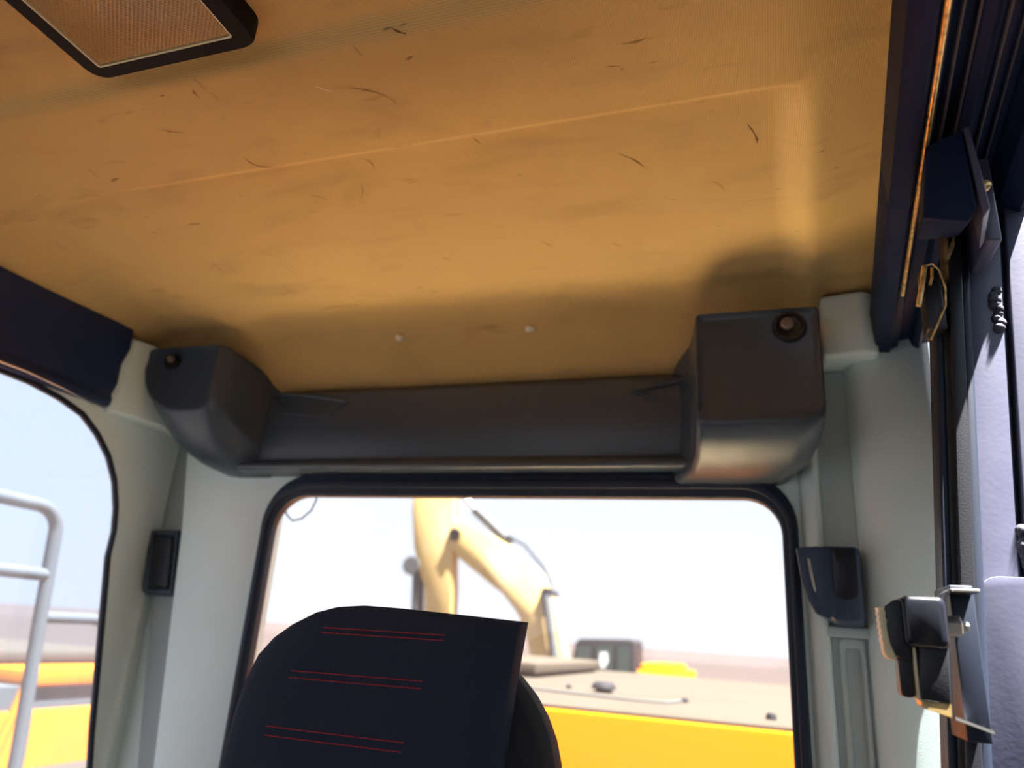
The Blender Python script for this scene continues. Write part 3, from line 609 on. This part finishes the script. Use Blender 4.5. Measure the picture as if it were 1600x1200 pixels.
finish('side_step', MB().box(-2.32, -2.12, 1.2, 2.7, .74, .795), 'dusty_top', tk, bevel=.01)
finish('diagonal_stay', MB().tube([(-2.27, 1.955, 1.11), (-2.27, 1.88, .78)], .014, 8), 'yellow', tk)
finish('tank_foot', MB().box(-2.9, -2.5, 1.5, 2.2, GZ, -.29), 'far_dark', tk)

# ---- loose wire outside the rear window
wire = tag(finish('loose_wire', MB().tube([(-.79, 1.056, 1.55), (-.785, 1.07, 1.51), (-.776, 1.08, 1.475), (-.762, 1.08, 1.464), (-.744, 1.08, 1.468), (-.728, 1.08, 1.482), (-.721, 1.08, 1.50), (-.719, 1.07, 1.53), (-.718, 1.056, 1.56)], .0016, 7), 'rail_grey', loc=(-.75, 1.06, 1.55)),
           'thin grey loop of wire outside the upper left corner of the rear window', 'wire')

# ---- excavator in the distance
ex = thing('excavator', (-4.6, 19, GZ), 'yellow excavator coloured pale for haze with raised boom standing in the distance behind the hood', 'excavator')
def slab_y(name, poly, y0, y1, m, par=ex, bev=.03): return finish(name, MB().prism(poly, 'Y', y0, y1), m, par, bevel=bev, seg=2)
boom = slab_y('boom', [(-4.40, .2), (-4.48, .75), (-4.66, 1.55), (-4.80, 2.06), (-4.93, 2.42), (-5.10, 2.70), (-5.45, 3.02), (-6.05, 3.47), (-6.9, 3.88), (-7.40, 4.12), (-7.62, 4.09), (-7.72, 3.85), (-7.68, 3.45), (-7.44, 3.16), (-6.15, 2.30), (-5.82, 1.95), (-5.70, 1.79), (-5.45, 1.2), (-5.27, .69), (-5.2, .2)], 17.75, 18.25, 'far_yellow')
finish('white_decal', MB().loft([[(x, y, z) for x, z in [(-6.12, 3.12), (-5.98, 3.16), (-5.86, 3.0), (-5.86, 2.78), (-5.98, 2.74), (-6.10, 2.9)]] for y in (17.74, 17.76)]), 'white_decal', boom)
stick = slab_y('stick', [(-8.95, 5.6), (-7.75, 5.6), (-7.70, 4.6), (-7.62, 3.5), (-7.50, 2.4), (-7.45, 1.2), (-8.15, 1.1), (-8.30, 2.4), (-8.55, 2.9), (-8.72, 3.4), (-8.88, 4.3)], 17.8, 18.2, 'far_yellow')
finish('bucket_cylinder', MB().tube([(-8.62, 18, 3.0), (-8.48, 18, 1.5), (-8.4, 18, .6)], .16, 12), 'rail_grey', stick)
finish('cylinder_mount', MB().tube([(-8.72, 17.75, 2.9), (-8.72, 18.25, 2.9)], .24, 12), 'rail_grey', stick)
slab_y('bucket', [(-8.5, 1.2), (-7.4, 1.3), (-7.1, .5), (-7.6, -.4), (-8.6, -.5), (-9.1, .2), (-8.8, .6)], 17.5, 18.5, 'far_dark')
cy_ = finish('arm_cylinder', MB().tube([(-7.15, 18, 4.42), (-6.12, 18, 3.58)], .13, 12), 'rail_grey', ex)
finish('cylinder_rod', MB().tube([(-7.85, 18, 5.05), (-7.12, 18, 4.40)], .07, 12), 'steel', cy_)
finish('hydraulic_hose', MB().tube([(-6.2, 17.9, 3.75), (-5.7, 17.9, 3.52), (-5.2, 17.9, 3.0), (-4.95, 17.9, 2.5), (-4.72, 17.9, 1.6), (-4.5, 17.9, .8)], .035, 7), 'far_dark', boom)
finish('boom_pin', MB().tube([(-5.02, 17.68, 2.36), (-5.02, 18.32, 2.36)], .15, 14), 'far_dark', boom)
finish('stick_pin', MB().tube([(-7.55, 17.68, 3.72), (-7.55, 18.32, 3.72)], .16, 14), 'far_dark', boom)
finish('boom_cylinder', MB().tube([(-5.0, 17.6, 2.3), (-4.72, 17.6, .9), (-4.6, 17.6, .1)], .11, 12), 'rail_grey', ex)
cab = thing_cab = finish('cab', MB().prism([(-4.40, -.3), (-4.42, .6), (-4.32, 1.30), (-4.22, 1.40), (-3.0, 1.46), (-2.93, 1.40), (-2.90, -.3)], 'Y', 17.9, 19.2), 'far_dark', ex, bevel=.05)
def cw(poly, m='far_glass', n='window_pane'): return finish(n, MB().prism(poly, 'Y', 17.885, 17.91), m, cab)
cw([(-4.34, .4), (-4.28, 1.22), (-3.92, 1.25), (-3.92, .4)]); cw([(-3.82, .4), (-3.82, 1.27), (-3.42, 1.29), (-3.42, .4)]); cw([(-3.32, .4), (-3.32, 1.30), (-3.02, 1.31), (-3.02, .4)])
finish('white_decal', MB().prism([(-3.72, .8), (-3.72, 1.12), (-3.55, 1.14), (-3.52, .95), (-3.60, .78)], 'Y', 17.875, 17.89), 'white_decal', cab)
finish('upper_body', MB().box(-5.2, -1.9, 18.4, 22.0, -.5, .80), 'yellow', ex, bevel=.08)
finish('counterweight', MB().box(-2.9, -2.1, 18.5, 21.6, -.3, .95), 'yellow', ex, bevel=.1)
for y in (18.3, 20.9):
    finish('track', MB().loft([[(x, yy, z) for x, z in rrect(-6.4, -1.6, GZ, GZ+.8, .38, 6)] for yy in (y, y+.6)]), 'far_dark', ex, bevel=.03)
finish('slew_ring', MB().lathe([(.9, 0), (.9, .4)], (-4.0, 19.9, GZ+.45), n=24), 'far_dark', ex)
